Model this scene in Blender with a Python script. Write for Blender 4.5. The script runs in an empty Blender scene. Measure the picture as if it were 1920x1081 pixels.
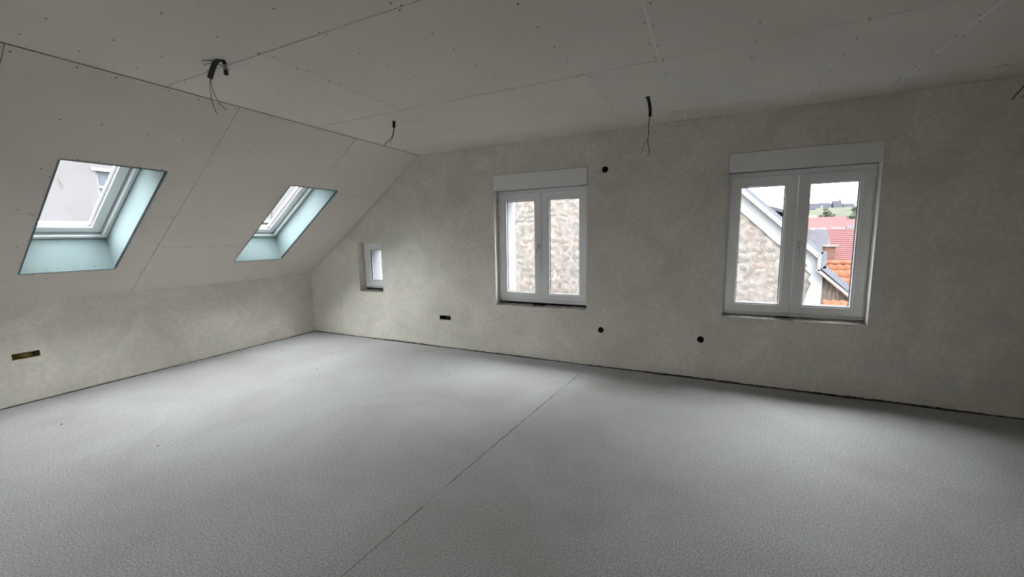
import bpy, bmesh, math, random
import numpy as np
from mathutils import Vector, Matrix

random.seed(7)
sc = bpy.context.scene
COL = sc.collection

# ------------------------------------------------------------------ camera
# Frame: origin = far floor corner between knee wall and gable wall, x along the
# gable wall, y away from the camera, z up, metres.
CAM = Vector((5.9238, -4.5371, 1.5290))
R_ = Vector((0.90093809, 0.43358263, -0.01779481))
U_ = Vector((-0.03963478, 0.12305374, 0.99160822))
F_ = Vector((-0.43213382, 0.89267232, -0.12804875))
FPX = 751.398
cam_d = bpy.data.cameras.new('camera')
cam_d.sensor_width = 36.0
cam_d.lens = FPX * 36.0 / 1920.0
cam_d.clip_start = 0.02
cam_d.clip_end = 600
cam = bpy.data.objects.new('camera', cam_d)
COL.objects.link(cam)
m3 = Matrix((R_, U_, -F_)).transposed()
cam.matrix_world = Matrix.Translation(CAM) @ m3.to_4x4()
sc.camera = cam

# ------------------------------------------------------------------ sky and exposure
SKY = 12.0
EXPOSURE = 2.34
world = bpy.data.worlds.new('overcast_sky')
sc.world = world
world.use_nodes = True
wn, wl = world.node_tree.nodes, world.node_tree.links
wn.clear()
w_out = wn.new('ShaderNodeOutputWorld')
w_bg = wn.new('ShaderNodeBackground')
w_tc = wn.new('ShaderNodeTexCoord')
w_sep = wn.new('ShaderNodeSeparateXYZ')
w_max = wn.new('ShaderNodeMath'); w_max.operation = 'MAXIMUM'; w_max.inputs[1].default_value = 0.0
w_mul = wn.new('ShaderNodeMath'); w_mul.operation = 'MULTIPLY_ADD'   # overcast sky: (1 + 2 sin(elevation)) / 3
w_mul.inputs[1].default_value = 0.78; w_mul.inputs[2].default_value = 0.22
w_str = wn.new('ShaderNodeMath'); w_str.operation = 'MULTIPLY'; w_str.inputs[1].default_value = SKY
wl.new(w_tc.outputs['Generated'], w_sep.inputs[0])
wl.new(w_sep.outputs['Z'], w_max.inputs[0])
wl.new(w_max.outputs[0], w_mul.inputs[0])
wl.new(w_mul.outputs[0], w_str.inputs[0])
wl.new(w_str.outputs[0], w_bg.inputs['Strength'])
w_bg.inputs['Color'].default_value = (0.965, 0.985, 1.0, 1)
wl.new(w_bg.outputs[0], w_out.inputs[0])

sc.view_settings.view_transform = 'Standard'
sc.view_settings.look = 'None'
sc.view_settings.gamma = 1.0
sc.view_settings.use_curve_mapping = False
sc.view_settings.exposure = EXPOSURE
sc.cycles.max_bounces = 16
sc.cycles.diffuse_bounces = 8
sc.cycles.transparent_max_bounces = 16
sc.cycles.use_denoising = True

# ------------------------------------------------------------------ room dimensions
H = 2.65                      # ceiling height
HK = 0.973                    # knee wall height
SX = 2.3526                   # x where the slope meets the ceiling
SL = math.hypot(SX, H - HK)   # slope length
SD = Vector((SX, 0, H - HK)) / SL
SN = Vector((H - HK, 0, -SX)) / SL      # points into the room
XR = 9.3                      # wall opposite the knee wall
YB = -7.0                     # wall behind the camera
WT = 0.50                     # gable wall thickness


def S(t, y, o=0.0):
    """point on the slope: t up the slope, y along it, o outwards"""
    return Vector((0, y, HK)) + SD * t - SN * o


def pix(px, py, n, p0):
    d = F_ + R_ * ((px - 960) / FPX) + U_ * ((540.5 - py) / FPX)
    n = Vector(n)
    t = (Vector(p0) - CAM).dot(n) / d.dot(n)
    return CAM + d * t


def on_y(px, py, Y):
    return pix(px, py, (0, 1, 0), (0, Y, 0))


# ------------------------------------------------------------------ materials
def mat(name, c1, c2=None, scale=3.0, rough=0.8, detail=6.0, bump=0.0, bscale=None, speck=None, speck_scale=220.0,
        speck_amt=0.25, metallic=0.0, stretch=None, lo=0.35, hi=0.65, spec=0.3, distort=0.3):
    m = bpy.data.materials.new(name)
    m.use_nodes = True
    nt = m.node_tree
    N, L = nt.nodes, nt.links
    b = N['Principled BSDF']
    b.inputs['Roughness'].default_value = rough
    b.inputs['Metallic'].default_value = metallic
    b.inputs['Specular IOR Level'].default_value = spec
    tc = N.new('ShaderNodeTexCoord')
    src = tc.outputs['Object']
    if stretch:
        mp = N.new('ShaderNodeMapping')
        mp.inputs['Scale'].default_value = stretch
        L.new(src, mp.inputs[0])
        src = mp.outputs[0]
    c2 = c2 or tuple(x * 0.92 for x in c1)
    nz = N.new('ShaderNodeTexNoise')
    nz.inputs['Scale'].default_value = scale
    nz.inputs['Detail'].default_value = detail
    nz.inputs['Roughness'].default_value = 0.6
    nz.inputs['Distortion'].default_value = distort
    L.new(src, nz.inputs['Vector'])
    rp = N.new('ShaderNodeValToRGB')
    rp.color_ramp.elements[0].position = lo
    rp.color_ramp.elements[1].position = hi
    rp.color_ramp.elements[0].color = (*c2, 1)
    rp.color_ramp.elements[1].color = (*c1, 1)
    L.new(nz.outputs['Fac'], rp.inputs[0])
    col = rp.outputs[0]
    if speck:
        ns = N.new('ShaderNodeTexNoise')
        ns.inputs['Scale'].default_value = speck_scale
        ns.inputs['Detail'].default_value = 3
        L.new(src, ns.inputs['Vector'])
        r2 = N.new('ShaderNodeValToRGB')
        r2.color_ramp.elements[0].position = 0.40
        r2.color_ramp.elements[1].position = 0.62
        r2.color_ramp.elements[0].color = (1, 1, 1, 1)
        r2.color_ramp.elements[1].color = (0, 0, 0, 1)
        L.new(ns.outputs['Fac'], r2.inputs[0])
        fm = N.new('ShaderNodeMath'); fm.operation = 'MULTIPLY'; fm.inputs[1].default_value = speck_amt
        L.new(r2.outputs[0], fm.inputs[0])
        mx = N.new('ShaderNodeMix'); mx.data_type = 'RGBA'
        L.new(fm.outputs[0], mx.inputs['Factor'])
        L.new(col, mx.inputs['A'])
        mx.inputs['B'].default_value = (*speck, 1)
        col = mx.outputs['Result']
    L.new(col, b.inputs['Base Color'])
    if bump:
        nb = N.new('ShaderNodeTexNoise')
        nb.inputs['Scale'].default_value = bscale or scale * 8
        nb.inputs['Detail'].default_value = 8
        L.new(src, nb.inputs['Vector'])
        bp = N.new('ShaderNodeBump')
        bp.inputs['Strength'].default_value = bump
        bp.inputs['Distance'].default_value = 0.01
        L.new(nb.outputs['Fac'], bp.inputs['Height'])
        L.new(bp.outputs[0], b.inputs['Normal'])
    return m


def glass_mat(name, tint=(0.95, 0.96, 0.955), gloss=0.05):
    m = bpy.data.materials.new(name)
    m.use_nodes = True
    N, L = m.node_tree.nodes, m.node_tree.links
    N.clear()
    o = N.new('ShaderNodeOutputMaterial')
    t = N.new('ShaderNodeBsdfTransparent'); t.inputs[0].default_value = (*tint, 1)
    g = N.new('ShaderNodeBsdfGlossy'); g.inputs['Roughness'].default_value = 0.03
    # two-sided thin-pane reflectance: r0 + (1 - r0) (1 - |cos|)^5
    ge = N.new('ShaderNodeNewGeometry')
    dt = N.new('ShaderNodeVectorMath'); dt.operation = 'DOT_PRODUCT'
    L.new(ge.outputs['Incoming'], dt.inputs[0]); L.new(ge.outputs['Normal'], dt.inputs[1])
    ab = N.new('ShaderNodeMath'); ab.operation = 'ABSOLUTE'; L.new(dt.outputs['Value'], ab.inputs[0])
    om = N.new('ShaderNodeMath'); om.operation = 'SUBTRACT'; om.inputs[0].default_value = 1.0; L.new(ab.outputs[0], om.inputs[1])
    pw = N.new('ShaderNodeMath'); pw.operation = 'POWER'; pw.inputs[1].default_value = 5.0; L.new(om.outputs[0], pw.inputs[0])
    f = N.new('ShaderNodeMath'); f.operation = 'MULTIPLY_ADD'; f.inputs[1].default_value = 0.97; f.inputs[2].default_value = 0.03
    L.new(pw.outputs[0], f.inputs[0])
    mx = N.new('ShaderNodeMixShader')
    L.new(f.outputs[0], mx.inputs[0])
    L.new(t.outputs[0], mx.inputs[1])
    L.new(g.outputs[0], mx.inputs[2])
    L.new(mx.outputs[0], o.inputs[0])
    return m


M = {}
M['plaster'] = mat('cement_plaster', (0.80, 0.765, 0.70), (0.66, 0.63, 0.57), scale=2.1, rough=0.9, detail=9, bump=0.35, bscale=55,
                   speck=(0.52, 0.495, 0.445), speck_scale=24, speck_amt=0.28, distort=0.8)
M['plaster_bead'] = mat('smooth_reveal_plaster', (0.76, 0.75, 0.71), (0.70, 0.69, 0.65), scale=6, rough=0.75)
M['board'] = mat('grey_plasterboard_paper', (0.70, 0.66, 0.605), (0.655, 0.615, 0.56), scale=1.3, rough=0.85, detail=7, bump=0.04, bscale=300,
                 speck=(0.58, 0.555, 0.52), speck_scale=160, speck_amt=0.12)
M['green_board'] = mat('green_plasterboard_paper', (0.14, 0.182, 0.187), (0.128, 0.17, 0.175), scale=3, rough=0.8, bump=0.03, bscale=300)
M['gypsum'] = mat('white_gypsum', (0.82, 0.81, 0.78), (0.72, 0.71, 0.68), scale=20, rough=0.9)
M['void'] = mat('dark_cavity', (0.045, 0.042, 0.038), (0.03, 0.03, 0.028), scale=10, rough=0.95)
M['screed'] = mat('cement_screed', (0.495, 0.50, 0.51), (0.385, 0.375, 0.362), scale=0.9, rough=0.85, detail=10, bump=0.10, bscale=140,
                  speck=(0.20, 0.195, 0.19), speck_scale=115, speck_amt=0.7, distort=0.6, lo=0.30, hi=0.62)
M['pvc'] = mat('white_pvc', (0.82, 0.82, 0.83), (0.79, 0.79, 0.80), scale=2, rough=0.35, spec=0.5)
M['bead'] = mat('white_glazing_bead', (0.84, 0.84, 0.85), (0.8, 0.8, 0.81), scale=2, rough=0.3, spec=0.5)
M['gasket'] = mat('black_rubber_gasket', (0.03, 0.03, 0.035), scale=8, rough=0.6)
M['metal'] = mat('grey_metal', (0.55, 0.56, 0.57), (0.48, 0.49, 0.5), scale=8, rough=0.4, metallic=0.8)
M['handle'] = mat('silver_handle', (0.62, 0.62, 0.62), (0.58, 0.58, 0.58), scale=8, rough=0.4, metallic=0.3)
M['sky_white'] = mat('white_lacquered_frame', (0.90, 0.91, 0.92), (0.88, 0.89, 0.90), scale=3, rough=0.35, spec=0.5)
M['screw'] = mat('black_screw', (0.02, 0.02, 0.02), scale=30, rough=0.5)
M['conduit'] = mat('black_conduit', (0.035, 0.035, 0.035), (0.02, 0.02, 0.02), scale=30, rough=0.55)
M['wire'] = mat('dark_wire', (0.06, 0.055, 0.05), (0.04, 0.035, 0.03), scale=20, rough=0.5)
M['tape'] = mat('grey_tape', (0.42, 0.42, 0.42), (0.34, 0.34, 0.34), scale=20, rough=0.5)
M['boxdark'] = mat('black_box_plastic', (0.02, 0.02, 0.018), (0.012, 0.012, 0.01), scale=20, rough=0.6)
M['wool'] = mat('olive_mineral_wool', (0.36, 0.27, 0.07), (0.10, 0.09, 0.02), scale=22, rough=0.95, bump=0.6, bscale=90)
M['mortar'] = mat('rough_mortar', (0.42, 0.40, 0.36), (0.22, 0.21, 0.19), scale=14, rough=0.95, bump=0.8, bscale=40)
M['glass'] = glass_mat('window_glass')
# outside
M['stone_mortar'] = mat('smeared_lime_mortar', (0.0865, 0.0793, 0.0731), (0.0412, 0.0371, 0.0350), scale=5.5, rough=0.95, detail=9, bump=0.9, bscale=9, spec=0.0)
M['stone_a'] = mat('pale_sandstone', (0.0845, 0.0772, 0.0700), (0.0464, 0.0412, 0.0381), scale=1.6, rough=0.95, bump=0.6, bscale=14, spec=0.0)
M['stone_b'] = mat('pinkish_sandstone', (0.0824, 0.0700, 0.0639), (0.0474, 0.0391, 0.0361), scale=1.6, rough=0.95, bump=0.6, bscale=14, spec=0.0)
M['stone_c'] = mat('grey_fieldstone', (0.0721, 0.0690, 0.0659), (0.0391, 0.0371, 0.0350), scale=1.6, rough=0.95, bump=0.6, bscale=14, spec=0.0)
M['render_white'] = mat('white_outer_render', (0.1040, 0.1050, 0.1110), (0.0920, 0.0930, 0.0980), scale=3, rough=0.9, bump=0.1, bscale=60, spec=0.0)
M['reveal_white'] = mat('white_insulated_reveal', (0.1870, 0.1940, 0.2090), (0.1760, 0.1840, 0.1980), scale=3, rough=0.8, spec=0.0)
M['facade'] = mat('pale_pink_facade_render', (0.0592, 0.0563, 0.0592), (0.0534, 0.0514, 0.0534), scale=0.7, rough=0.9, spec=0.0)
M['facade_frame'] = mat('white_painted_window_frame', (0.1040, 0.1060, 0.1120), scale=3, rough=0.5, spec=0.0)
M['far_glass'] = mat('pale_window_glass', (0.041, 0.045, 0.055), (0.035, 0.041, 0.050), scale=2, rough=0.15, spec=0.6)
M['zinc'] = mat('zinc_flashing', (0.0500, 0.0525, 0.0612), (0.0400, 0.0425, 0.0500), scale=6, rough=0.5, spec=0.0)
M['verge_white'] = mat('white_verge_board', (0.1150, 0.1180, 0.1240), scale=4, rough=0.7, spec=0.0)
M['slate'] = mat('grey_slate_roof', (0.0286, 0.0286, 0.0330), (0.0220, 0.0198, 0.0242), scale=6, rough=0.8, stretch=(1, 1, 8), bump=0.3, bscale=20, spec=0.0)
M['slate_far'] = mat('dark_hilltop_roof', (0.0153, 0.0153, 0.0189), (0.0117, 0.0117, 0.0144), scale=2, rough=0.9, spec=0.0)
M['tile_orange'] = mat('orange_clay_tile', (0.068, 0.027, 0.0175), (0.056, 0.021, 0.013), scale=4, rough=0.8, spec=0.0)
M['tile_red'] = mat('faded_red_tile', (0.043, 0.0205, 0.021), (0.036, 0.0165, 0.017), scale=4, rough=0.8, spec=0.0)
M['brick'] = mat('brown_brick', (0.0580, 0.0290, 0.0220), (0.0430, 0.0220, 0.0180), scale=8, rough=0.9, spec=0.0)
M['wood'] = mat('weathered_grey_boards', (0.0680, 0.0590, 0.0520), (0.0320, 0.0270, 0.0230), scale=5, rough=0.95, stretch=(6, 6, 0.6), bump=0.4, bscale=30, spec=0.0)
M['foliage'] = mat('pale_spring_foliage', (0.020, 0.022, 0.016), (0.015, 0.0165, 0.0125), scale=1.2, rough=0.95, spec=0.0)
M['bark'] = mat('grey_bark', (0.0350, 0.0330, 0.0300), scale=6, rough=0.95, spec=0.0)
M['hill'] = mat('hillside_grass', (0.0235, 0.025, 0.0195), (0.019, 0.020, 0.016), scale=0.15, rough=0.95, spec=0.0)
M['ground'] = mat('courtyard_ground', (0.0580, 0.0560, 0.0520), (0.0400, 0.0380, 0.0360), scale=0.6, rough=0.95, spec=0.0)
M['street'] = mat('street_paving', (0.0720, 0.0720, 0.0720), (0.0540, 0.0540, 0.0540), scale=0.6, rough=0.95, spec=0.0)


# ------------------------------------------------------------------ mesh helpers
def put(name, verts, faces, m, parent=None, smooth=False):
    me = bpy.data.meshes.new(name)
    me.from_pydata([tuple(v) for v in verts], [], faces)
    me.materials.append(m)
    bm = bmesh.new(); bm.from_mesh(me)
    bmesh.ops.recalc_face_normals(bm, faces=bm.faces)
    bm.to_mesh(me); bm.free()
    if smooth:
        for p in me.polygons:
            p.use_smooth = True
    o = bpy.data.objects.new(name, me)
    COL.objects.link(o)
    o.parent = parent
    return o


def inst(src, name, parent=None):
    o = bpy.data.objects.new(name, src.data)
    COL.objects.link(o)
    o.parent = parent
    return o


def empty(name, loc=(0, 0, 0)):
    o = bpy.data.objects.new(name, None)
    o.empty_display_size = 0.1
    COL.objects.link(o)
    o.location = loc
    return o


def tag(o, label, cat, group=None, kind=None):
    o['label'] = label
    o['category'] = cat
    if group: o['group'] = group
    if kind: o['kind'] = kind
    return o


def stuff(o):
    o['kind'] = 'stuff'
    return o


class MB:
    def __init__(s):
        s.v, s.f = [], []

    def add(s, vs, fs):
        b = len(s.v)
        s.v += [Vector(v) for v in vs]
        s.f += [tuple(i + b for i in f) for f in fs]
        return s

    def box(s, x0, x1, y0, y1, z0, z1):
        return s.add([(x0, y0, z0), (x1, y0, z0), (x1, y1, z0), (x0, y1, z0), (x0, y0, z1), (x1, y0, z1), (x1, y1, z1), (x0, y1, z1)],
                     [(0, 3, 2, 1), (4, 5, 6, 7), (0, 1, 5, 4), (1, 2, 6, 5), (2, 3, 7, 6), (3, 0, 4, 7)])

    def ring(s, x0, x1, z0, z1, w, y0, y1, cham=0.0):
        """rectangular frame in an x-z plane, mitred corners, inner front edge chamfered"""
        def rect(i, y):
            return [(x0 + i, y, z0 + i), (x1 - i, y, z0 + i), (x1 - i, y, z1 - i), (x0 + i, y, z1 - i)]
        c = cham
        prof = [(0, y1), (0, y0 + c), (c, y0), (w - c, y0), (w, y0 + c), (w, y1)] if c else [(0, y1), (0, y0), (w, y0), (w, y1)]
        vs = []
        for i, y in prof: vs += rect(i, y)
        n = len(prof)
        fs = []
        for k in range(n):
            k2 = (k + 1) % n
            for j in range(4):
                j2 = (j + 1) % 4
                fs.append((k * 4 + j, k * 4 + j2, k2 * 4 + j2, k2 * 4 + j))
        return s.add(vs, fs)

    def tube(s, pts, r, seg=8, caps=True):
        pts = [Vector(p) for p in pts]
        rs = r if isinstance(r, (list, tuple)) else [r] * len(pts)
        vs, fs = [], []
        up = Vector((0.31, 0.47, 0.83)).normalized()
        for i, p in enumerate(pts):
            d = (pts[min(i + 1, len(pts) - 1)] - pts[max(i - 1, 0)]).normalized()
            a = d.cross(up)
            if a.length < 1e-3: a = d.cross(Vector((1, 0, 0)))
            a.normalize(); b = d.cross(a)
            for k in range(seg):
                t = 2 * math.pi * k / seg
                vs.append(p + (a * math.cos(t) + b * math.sin(t)) * rs[i])
        for i in range(len(pts) - 1):
            for k in range(seg):
                k2 = (k + 1) % seg
                fs.append((i * seg + k, i * seg + k2, (i + 1) * seg + k2, (i + 1) * seg + k))
        if caps:
            fs.append(tuple(range(seg)))
            fs.append(tuple((len(pts) - 1) * seg + k for k in reversed(range(seg))))
        return s.add(vs, fs)

    def map(s, fn):
        s.v = [Vector(fn(v)) for v in s.v]
        return s

    def build(s, name, m, parent=None, smooth=False):
        return put(name, s.v, s.f, m, parent, smooth)


def plate(name, us, vs, holes, w0, w1, fn, m, parent=None):
    """flat plate in (u, v) with rectangular holes, thickness w0..w1, mapped by fn(u, v, w)"""
    U = sorted(set([us[0], us[1]] + [min(max(h[k], us[0]), us[1]) for h in holes for k in (0, 1)]))
    V = sorted(set([vs[0], vs[1]] + [min(max(h[k], vs[0]), vs[1]) for h in holes for k in (2, 3)]))
    keep = {}
    for i in range(len(U) - 1):
        for j in range(len(V) - 1):
            cu, cv = (U[i] + U[i + 1]) / 2, (V[j] + V[j + 1]) / 2
            keep[i, j] = not any(h[0] < cu < h[1] and h[2] < cv < h[3] for h in holes)
    idx, verts, faces = {}, [], []

    def vid(i, j, w):
        if (i, j, w) not in idx:
            idx[i, j, w] = len(verts)
            verts.append(fn(U[i], V[j], (w0, w1)[w]))
        return idx[i, j, w]
    for (i, j), k in keep.items():
        if not k: continue
        faces.append((vid(i, j, 0), vid(i + 1, j, 0), vid(i + 1, j + 1, 0), vid(i, j + 1, 0)))
        faces.append((vid(i, j, 1), vid(i, j + 1, 1), vid(i + 1, j + 1, 1), vid(i + 1, j, 1)))
        for (di, dj, a, b) in ((-1, 0, (i, j), (i, j + 1)), (1, 0, (i + 1, j), (i + 1, j + 1)), (0, -1, (i, j), (i + 1, j)), (0, 1, (i, j + 1), (i + 1, j + 1))):
            if not keep.get((i + di, j + dj), False):
                faces.append((vid(*a, 0), vid(*b, 0), vid(*b, 1), vid(*a, 1)))
    return put(name, verts, faces, m, parent)


def cut(obj, cutter):
    md = obj.modifiers.new('cut', 'BOOLEAN')
    md.operation = 'DIFFERENCE'
    md.solver = 'EXACT'
    md.object = cutter
    dg = bpy.context.evaluated_depsgraph_get()
    me = bpy.data.meshes.new_from_object(obj.evaluated_get(dg))
    obj.modifiers.clear()
    old = obj.data
    obj.data = me
    bpy.data.meshes.remove(old)
    bpy.data.objects.remove(cutter)


def smooth_path(pts, n=6):
    pts = [Vector(p) for p in pts]
    out = []
    for i in range(len(pts) - 1):
        p0, p1, p2, p3 = pts[max(i - 1, 0)], pts[i], pts[i + 1], pts[min(i + 2, len(pts) - 1)]
        for k in range(n):
            t = k / n
            out.append(0.5 * ((2 * p1) + (p2 - p0) * t + (2 * p0 - 5 * p1 + 4 * p2 - p3) * t * t + (3 * p1 - p0 - 3 * p2 + p3) * t ** 3))
    out.append(pts[-1])
    return out


# ================================================================== THE ROOM
# ---- floor: two screed fields with a rough joint, an edge gap along the walls
floor = empty('floor')
tag(floor, 'bare grey cement screed floor with a rough joint running across it', 'floor', kind='structure')
put('floor_base', [(-0.3, YB - .3, -.07), (XR + .3, YB - .3, -.07), (XR + .3, WT - .02, -.07), (-0.3, WT - .02, -.07),
                   (-0.3, YB - .3, -.3), (XR + .3, YB - .3, -.3), (XR + .3, WT - .02, -.3), (-0.3, WT - .02, -.3)],
    [(0, 1, 2, 3), (7, 6, 5, 4), (0, 4, 5, 1), (1, 5, 6, 2), (2, 6, 7, 3), (3, 7, 4, 0)], M['void'], floor)


def jag(a, b, n, amp, nrm, bias=0.0):
    rr = random.Random(int(1000 * (a[0] + 3 * a[1] + 7 * b[0] + 11 * b[1])))
    out = []
    for i in range(n + 1):
        t = i / n
        w = amp * (0.55 * math.sin(t * 37 + 1.3) * rr.random() + 0.9 * (rr.random() - .5)) + bias
        out.append((a[0] + (b[0] - a[0]) * t + nrm[0] * w, a[1] + (b[1] - a[1]) * t + nrm[1] * w))
    return out


JOINT = [(4.735, -0.02), (4.665, -0.9), (4.605, -1.6), (4.53, -2.6), (4.515, -2.9), (4.48, -3.4), (4.38, -5.0), (4.25, YB + .02)]
jl, jr_ = [], []
rj = random.Random(5)
for i in range(len(JOINT) - 1):
    a, b = JOINT[i], JOINT[i + 1]
    n = max(4, int(abs(b[1] - a[1]) * 22))
    for k in range(n):
        t = k / n
        x, y = a[0] + (b[0] - a[0]) * t, a[1] + (b[1] - a[1]) * t
        # the joint is closed with slurry in places
        g = 0.0022 + 0.0045 * rj.random() ** 2
        if -2.86 < y < -2.62: g = 0.0008
        if -1.2 < y < -0.2: g *= 0.65
        w = (rj.random() - .5) * 0.006
        jl.append((x + w - g, y)); jr_.append((x + w + g * rj.random(), y))
jl.append((JOINT[-1][0] - .004, JOINT[-1][1])); jr_.append((JOINT[-1][0] + .004, JOINT[-1][1]))


def slab(name, outline):
    bm = bmesh.new()
    top = [bm.verts.new((x, y, 0)) for x, y in outline]
    bot = [bm.verts.new((x, y, -.066)) for x, y in outline]
    bm.faces.new(top)
    n = len(top)
    for i in range(n):
        bm.faces.new((top[i], bot[i], bot[(i + 1) % n], top[(i + 1) % n]))
    bmesh.ops.recalc_face_normals(bm, faces=bm.faces)
    bmesh.ops.triangulate(bm, faces=[f for f in bm.faces if len(f.verts) > 4])
    me = bpy.data.meshes.new(name)
    bm.to_mesh(me); bm.free()
    me.materials.append(M['screed'])
    o = bpy.data.objects.new(name, me)
    COL.objects.link(o); o.parent = floor
    return o


# edge gap 8-20 mm, ragged
edge_back_l = jag((0.012, -0.014), (jl[0][0], -0.016), 110, 0.012, (0, -1))
edge_back_r = jag((jr_[0][0], -0.018), (XR - .01, -0.020), 130, 0.016, (0, -1))
edge_left = jag((0.012, YB + .02), (0.012, -0.014), 150, 0.010, (1, 0))
slab('screed_slab', edge_left[:-1] + edge_back_l + jl[1:])
slab('screed_slab', jr_[::-1] + edge_back_r[1:] + [(XR - .01, YB + .02)])

# dark foam edge strip between screed and walls, torn off unevenly at the top
def edge_strip(a, b, nrm, n, lo_, hi_, seed):
    r2 = random.Random(seed)
    vs, fs = [], []
    for i in range(n + 1):
        t = i / n
        x, y = a[0] + (b[0] - a[0]) * t, a[1] + (b[1] - a[1]) * t
        w = .5 + .5 * math.sin(t * 9 + seed) * math.sin(t * 23 + 2 * seed)
        h = lo_ + (hi_ - lo_) * (.6 * w + .4 * r2.random())
        for d, z in ((.0, -.068), (.0, h), (.011, h - .003 * r2.random()), (.011, -.068)):
            vs.append((x + nrm[0] * d, y + nrm[1] * d, z))
    for i in range(n):
        for k in range(3):
            p = i * 4 + k
            fs.append((p, p + 4, p + 5, p + 1))
    return put('edge_strip', vs, fs, M['void'], floor)


edge_strip((0.001, -.0005), (XR - .002, -.0005), (0, -1), 420, .001, .019, 3)
edge_strip((0.0005, YB + .02), (0.0005, -.012), (1, 0), 300, .003, .010, 5)

# ---- gable wall with window and socket openings
WIN = {  # x0, x1, z0, z1 of the wall openings
    'A': (3.495, 4.692, 0.655, 2.292),
    'B': (6.092, 7.252, 0.685, 2.286),
    'C': (1.105, 1.577, 0.735, 1.482),
}
ROUND = [(4.890, 2.243), (4.862, 0.439), (5.910, 0.427)]
prof = [(-.45, -.3), (XR + .2, -.3), (XR + .2, H + .1), (SX - .12, H + .1)]
pk = S(0, 0, 0.14)
prof += [(pk.x - .45 * .82 - .05, pk.z - .45 * .58)]
vs = [(x, 0, z) for x, z in prof] + [(x, WT, z) for x, z in prof]
n = len(prof)
wall_back = put('wall_back', vs, [tuple(range(n)), tuple(range(2 * n - 1, n - 1, -1))] + [(i, (i + 1) % n, n + (i + 1) % n, n + i) for i in range(n)], M['plaster'])
tag(wall_back, 'rough grey plastered gable wall with three windows', 'wall', kind='structure')
mc = MB()
for k, (x0, x1, z0, z1) in WIN.items():
    mc.box(x0, x1, -.1, WT + .1, z0, z1)
for x, z in ROUND:
    seg = 28
    rr = random.Random(int(x * 100))
    ring0 = [(x + (.0335 + .002 * rr.random()) * math.cos(2 * math.pi * i / seg), z + (.0335 + .002 * rr.random()) * math.sin(2 * math.pi * i / seg)) for i in range(seg)]
    mc.add([(a, -.05, b) for a, b in ring0] + [(a, .062, b) for a, b in ring0],
           [tuple(range(seg)), tuple(range(2 * seg - 1, seg - 1, -1))] + [(i, seg + i, seg + (i + 1) % seg, (i + 1) % seg) for i in range(seg)])
RECT_BACK = (2.589, 2.776, 0.396, 0.456)
mc.box(RECT_BACK[0], RECT_BACK[1], -.05, .06, RECT_BACK[2], RECT_BACK[3])
ct = mc.build('cutter', M['plaster'])
cut(wall_back, ct)

# ---- knee wall
RECT_KNEE = (-3.275, -3.092, 0.440, 0.500)
wall_left = put('wall_left', *(lambda b: (b.v, b.f))(MB().box(-.40, 0, YB - .2, 0.0, -.3, HK + .02)), M['plaster'])
tag(wall_left, 'low plastered knee wall under the roof slope', 'wall', kind='structure')
cut(wall_left, MB().box(-.06, .05, RECT_KNEE[0], RECT_KNEE[1], RECT_KNEE[2], RECT_KNEE[3]).build('cutter', M['plaster']))

wall_right = MB().box(XR, XR + .2, YB - .2, 0, -.3, H + .1).build('wall_right', M['plaster'])
tag(wall_right, 'plastered partition wall opposite the roof slope', 'wall', kind='structure')
wall_front = MB().box(0, XR, YB - .3, YB, -.3, H + .1).build('wall_front', M['plaster'])
ADDED_WIN = (2.6, 3.55, .66, 2.1)  # opening for the added daylight window
cut(wall_front, MB().box(ADDED_WIN[0], ADDED_WIN[1], YB - .5, YB + .1, ADDED_WIN[2], ADDED_WIN[3]).build('cutter', M['plaster']))
tag(wall_front, 'plastered wall facing the gable windows', 'wall', kind='structure')

# ---- flat ceiling: slab above, plasterboards below
GAP = 0.0022
ROWGAP = [.0022, .0022, .0022, .0048, .0036, .0022, .0022]
ceiling = MB().box(SX - .02, XR, YB, 0.0, H + .0125, H + .22).build('ceiling', M['void'])
tag(ceiling, 'flat ceiling of unfinished plasterboard sheets with open joints', 'ceiling', kind='structure')
ROWS = [(-6.98, -6.61), (-6.61, -5.358), (-5.358, -4.106), (-4.106, -2.856), (-2.856, -1.613), (-1.613, -0.358), (-0.358, -0.004)]
SEAMS = [[4.0, 6.13, 8.3], [3.47, 5.6, 7.72], [4.53, 6.66, 8.79], [4.53, 6.66, 8.79], [3.47, 5.6, 7.72], [3.0, 5.115, 7.21], [3.56, 5.69, 7.79]]
JOIST = [2.57, 2.905, 3.45, 3.98, 4.52, 5.065, 5.62, 6.145, 6.665, 7.19, 7.73, 8.27, 8.8, 9.2]
WHITE = {(4, 5.6): 0.0035, (5, 7.21): 0.0042, (6, 5.69): 0.006, (6, 7.79): 0.0045}


def screw_mesh(bm_v, bm_f, c, n, a, r=0.0042):
    b = len(bm_v)
    n = n.normalized(); a = a.normalized(); t = n.cross(a)
    seg = 6
    for k in range(seg):
        ang = 2 * math.pi * k / seg
        d = a * math.cos(ang) + t * math.sin(ang)
        bm_v.append(c + d * r - n * 0.001)
    for k in range(seg):
        ang = 2 * math.pi * k / seg
        d = a * math.cos(ang) + t * math.sin(ang)
        bm_v.append(c + d * r * 0.8 + n * 0.0012)
    bm_f.append(tuple(b + seg + k for k in range(seg)))
    for k in range(seg):
        bm_f.append((b + k, b + (k + 1) % seg, b + seg + (k + 1) % seg, b + seg + k))


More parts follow.
